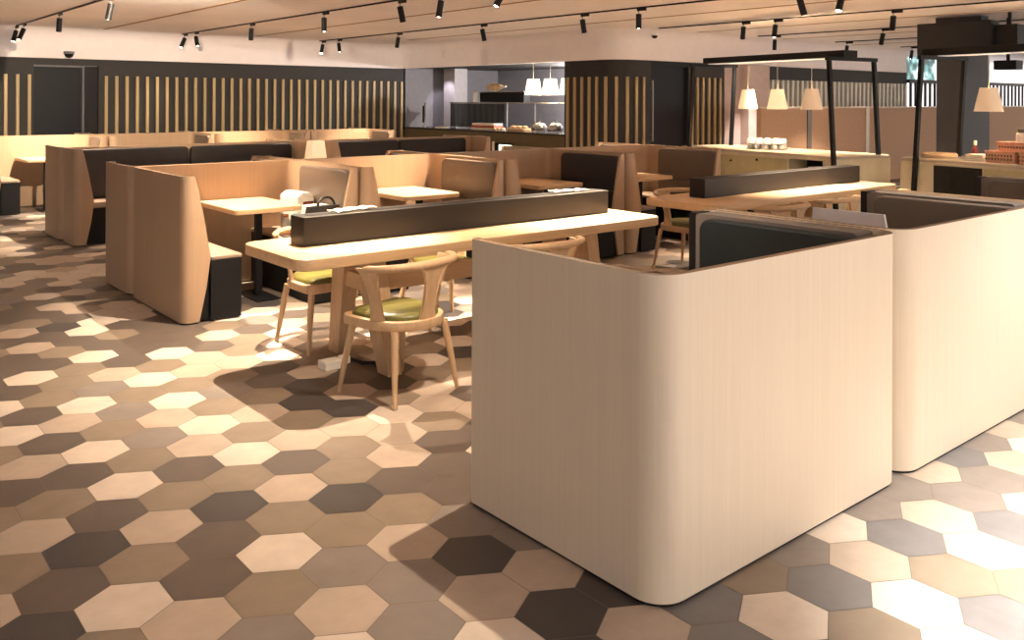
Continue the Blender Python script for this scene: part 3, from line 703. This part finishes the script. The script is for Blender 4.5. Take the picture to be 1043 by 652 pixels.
# papers on dividers
for i,(x,y,rz,lb) in enumerate(((2.72,4.80,.2,'crumpled white paper slip on the divider, left part'),(4.55,4.79,-.1,'white paper slips on the divider near its right end'))):
    bm=new(); n=8
    V=[[bm.verts.new((-.16+.32*a/n,-.055+.11*b/4,.004+.012*abs(math.sin(a*1.9+b)))) for b in range(5)] for a in range(n+1)]
    for a in range(n):
        for b in range(4): bm.faces.new((V[a][b],V[a+1][b],V[a+1][b+1],V[a][b+1]))
    r=bmesh.ops.solidify(bm,geom=bm.faces[:],thickness=.0015)
    o=obj('paper_slip',bm,'paper',None,None,(x,y,.916)); o.rotation_euler=(0,0,rz); tag(o,lb,'paper')
# pale board in the second front booth
t=thing('menu_board','pale grey upright board standing on the table behind the front partition','board',(4.19,2.32,.74))
bm=new(); loft(bm,[[(-.008,-.23,.012),(.008,-.23,.012),(.008,.23,.012),(-.008,.23,.012)],[(-.04,-.185,.305),(-.024,-.185,.305),(-.024,.2,.305),(-.04,.2,.305)]]); obj('panel',bm,'lavender',t)
bm=new(); box(bm,-.02,-.2,.001,.09,.2,.012,.003); obj('foot',bm,'lavender',t)
# floor sockets and cable under the table
t=thing('power_socket','white socket box with a dark cable on the floor under the long table','socket',(2.52,4.70,0),0)
bm=new(); box(bm,-.06,-.05,.001,.06,.05,.05,.006); obj('socket_box',bm,'paper',t)
bm=new(); tube(bm,[(.05,0,.03),(.12,.0,.04),(.18,-.06,.012),(.26,-.12,.012),(.36,-.13,.012),(.40,-.06,.012),(.33,.02,.012)],.011,8); obj('cable',bm,'black',t,60)
bm=new(); box(bm,.06,-.025,.012,.12,.03,.06,.008); obj('plug',bm,'paper',t)
# dome cameras
for loc,lb in (((3.78,16.36,2.36),'dark dome camera on the pale bulkhead above the dark door'),((11.35,9.86,2.70),'small dome camera on the bulkhead above the kitchen corner')):
    k=1 if loc[0]<5 else .7
    t=thing('ceiling_camera',lb,'camera',loc)
    bm=new(); lathe(bm,[(.08*k,.0),(.085*k,.01),(.085*k,.04*k),(.07*k,.045*k)],n=20); obj('housing',bm,'grey' if k==1 else 'white',t,40)
    bm=new(); lathe(bm,[(.075*k,-.001),(.066*k,-.035*k),(.04*k,-.062*k),(.001,-.072*k)],n=20); obj('dome',bm,'black',t,60)
    bm=new(); box(bm,-.02,.04,.0,.02,.095,.04); obj('bracket',bm,'grey',t)
# ------------------------------------------------------------------ ceiling tracks and spotlights, some added out of view as fill
TR=[(2.97,'first',16.4),(5.67,'second',16.3),(8.45,'third',16.3),(11.1,'fourth',9.55),(13.8,'fifth',9.5),(16.3,'sixth',9.4),(18.8,'seventh',9.3)]
for x,nm,b1 in TR+[(2.74,'short',8.4)]:  # short track is added, unseen, so shadow-matched lamps have something to hang from
    bm=new(); box(bm,x-.014,(8.6 if nm=='first' else -3),CZ-.018,x+.014,b1,CZ-.001); o=obj('ceiling_track',bm,'black'); tag(o,'thin black lighting track across the ceiling, %s from the left'%nm if nm!='short' else 'added unseen lighting track over the left end of the long communal table','track')
fx,fy=math.sin(PHI),math.cos(PHI); rx,ry=math.cos(PHI),-math.sin(PHI)
ORD=['first','second','third','fourth','fifth','sixth','seventh','eighth','ninth','tenth','eleventh','twelfth']
# (track x, y, screen lean, forward lean, lit towards us, lamp power, warm)
WARM=(1,.78,.57); MID=(1,.80,.58); COOL=(1,.92,.83)  # cool lamps before the front booths are added, unseen, as daylight fill
SPOTS=[
 (2.97,16.25,-.1,-.3,1,30,WARM),(2.97,15.65,-.35,-.2,1,60,WARM),(2.97,13.33,-.2,.27,0,300,WARM),(2.97,10.85,-.2,0,1,230,WARM),(2.97,9.1,-18,40,0,480,MID,110),(2.76,7.35,.16,-.06,0,300,WARM,78),(2.72,5.28,-.03,-.03,0,290,WARM,96),(2.74,4.85,.06,-.06,0,330,WARM,40),(2.74,2.85,-.1,0,0,100,WARM,100),(2.74,.7,.36,.0,0,620,COOL,80),  # added, unseen: wash aimed at the far bulkhead, narrow spot brightening the long tabletop
 (5.67,16.1,-.3,-.3,1,30,WARM),(5.67,15.55,.25,-.2,0,60,WARM),(5.67,13.15,-.12,.3,1,300,WARM),(5.67,10.75,0,0,1,240,WARM),(5.67,8.85,.2,0,0,160,WARM),(5.67,8.0,-.15,0,1,150,WARM),(5.67,6.9,-.465,-.35,0,480,WARM,50),(5.67,4.85,-.37,-.41,0,900,WARM,50),(5.67,2.4,.0,0,0,60,MID),(5.67,.6,-.36,-.05,0,150,COOL,76),  # closing cool lamp is an added stand-in for daylight, out of view
 (8.45,16.1,-.1,-.3,1,30,WARM),(8.45,15.44,.15,-.2,0,60,WARM),(8.45,13.26,-.2,.3,1,280,WARM),(8.45,10.83,.2,0,0,180,WARM),(8.45,8.59,.15,0,0,140,WARM),(8.45,7.56,0,0,1,200,WARM),(8.45,5.25,.3,0,0,330,WARM),(8.45,4.75,-.3,-.2,1,520,WARM,56),(8.45,2.4,0,0,0,80,MID),(8.45,.3,0,0,0,300,COOL),  # last entry is an added cool fill lamp, unseen
 (11.1,7.85,.05,.45,0,220,MID),(11.1,7.30,-.1,0,1,130,MID),(11.1,5.54,.1,.45,0,240,MID),(11.1,3.6,0,0,0,120,MID),
 (13.8,9.1,0,.1,1,200,COOL),(13.8,7.07,-.05,.35,1,260,MID),(16.3,9.1,-.1,.1,1,200,COOL),(18.8,9.0,-.1,.1,1,200,COOL)]
SPOTS=[s for s in SPOTS if not (s[0]==5.0)]
cnt={}
def aim_matrix(d):
    return Vector((0,0,-1)).rotation_difference(d.normalized()).to_matrix().to_4x4()
for (x,y,lean,fw,lit,pw,colr,*cone) in SPOTS:
    key=min(TR,key=lambda q:abs(q[0]-x)); k=cnt.get(key[1],0); cnt[key[1]]=k+1
    t=thing('track_spotlight','black cylinder spotlight, %s from the far wall on the %s track from the left'%(ORD[k],key[1]),'spotlight',(x,y,CZ-.018),0,'black spotlights on the ceiling tracks')  # label shared by real fixtures and the added unseen fill lamps
    bm=new(); box(bm,-.016,-.07,-.034,.016,.07,-.001,.003); obj('adapter',bm,'black',t)
    bm=new(); tube(bm,[(0,.05,-.03),(0,.05,-.075)],.008,8); obj('stem',bm,'steel',t)
    d=Vector((lean*rx+fw*fx,lean*ry+fw*fy,-1)); mt=Matrix.Translation((0,.05,-.07))@aim_matrix(d)
    bm=new(); lathe(bm,[(.030,0),(.036,-.004),(.036,-.19),(.030,-.19),(.028,-.17)],n=16)
    for v in bm.verts: v.co=mt@v.co
    obj('can',bm,'black',t,40)
    bm=new(); lathe(bm,[(.029,-.186),(.001,-.192)] if lit else [(.028,-.178),(.001,-.180)],n=16)
    for v in bm.verts: v.co=mt@v.co
    obj('lens',bm,'bulb',t)
    if pw:
        l=bpy.data.lights.new('lamp','SPOT'); l.energy=pw; l.color=colr; l.spot_size=math.radians(cone[0] if cone else 66); l.spot_blend=1.0 if cone else .85; l.shadow_soft_size=.012
        lo=bpy.data.objects.new('lamp',l); COL.objects.link(lo); lo.parent=t; lo.matrix_local=mt@Matrix.Translation((0,0,-.205))
# kitchen working light
for (x,y,z,e,c) in ((11.1,15.9,2.2,14,(1,.9,1)),(12.3,12.6,2.15,150,(1,.92,.88)),(11.0,12.2,1.66,10,(1,.8,.55))):
    l=bpy.data.lights.new('kitchen_light','SPOT' if x<11.2 and y>15 else 'POINT'); l.energy=e; l.color=c; l.shadow_soft_size=.06
    if l.type=='SPOT': l.spot_size=math.radians(70); l.spot_blend=.3
    lo=bpy.data.objects.new('kitchen_light',l); COL.objects.link(lo); lo.location=(x,y,z)
    if l.type=='SPOT':
        lo.rotation_euler=Vector((0,0,-1)).rotation_difference(Vector((.6,.35,-1)).normalized()).to_euler()
# ------------------------------------------------------------------ world, camera
w=bpy.data.worlds.new('World'); sc.world=w; w.use_nodes=True
bg=w.node_tree.nodes['Background']; bg.inputs[0].default_value=(1,.89,.80,1)
wn=w.node_tree; tcw=wn.nodes.new('ShaderNodeTexCoord'); dp=wn.nodes.new('ShaderNodeVectorMath'); dp.operation='DOT_PRODUCT'; dp.inputs[1].default_value=(.45,-.89,0)
mrw=wn.nodes.new('ShaderNodeMapRange'); mrw.inputs['From Min'].default_value=-.5; mrw.inputs['From Max'].default_value=.9; mrw.inputs['To Min'].default_value=.13; mrw.inputs['To Max'].default_value=1.05
wn.links.new(tcw.outputs['Generated'],dp.inputs[0]); wn.links.new(dp.outputs['Value'],mrw.inputs['Value']); wn.links.new(mrw.outputs[0],bg.inputs[1])
cam=bpy.data.cameras.new('camera'); co=bpy.data.objects.new('camera',cam); COL.objects.link(co); sc.camera=co
cam.sensor_fit='HORIZONTAL'; cam.sensor_width=36; cam.lens=894/1043*36; cam.shift_y=-(326-102)/1043; cam.clip_start=.05
co.matrix_world=Matrix.Translation((0,0,1.6))@Matrix.Rotation(-PHI,4,'Z')@Matrix.Rotation(PI/2,4,'X')@Matrix.Rotation(.0038,4,'Z')
sc.view_settings.view_transform='Standard'; sc.view_settings.look='None'; sc.view_settings.gamma=1; sc.view_settings.use_curve_mapping=False
sc.view_settings.exposure=1.55
sc.cycles.use_denoising=True; sc.cycles.max_bounces=8
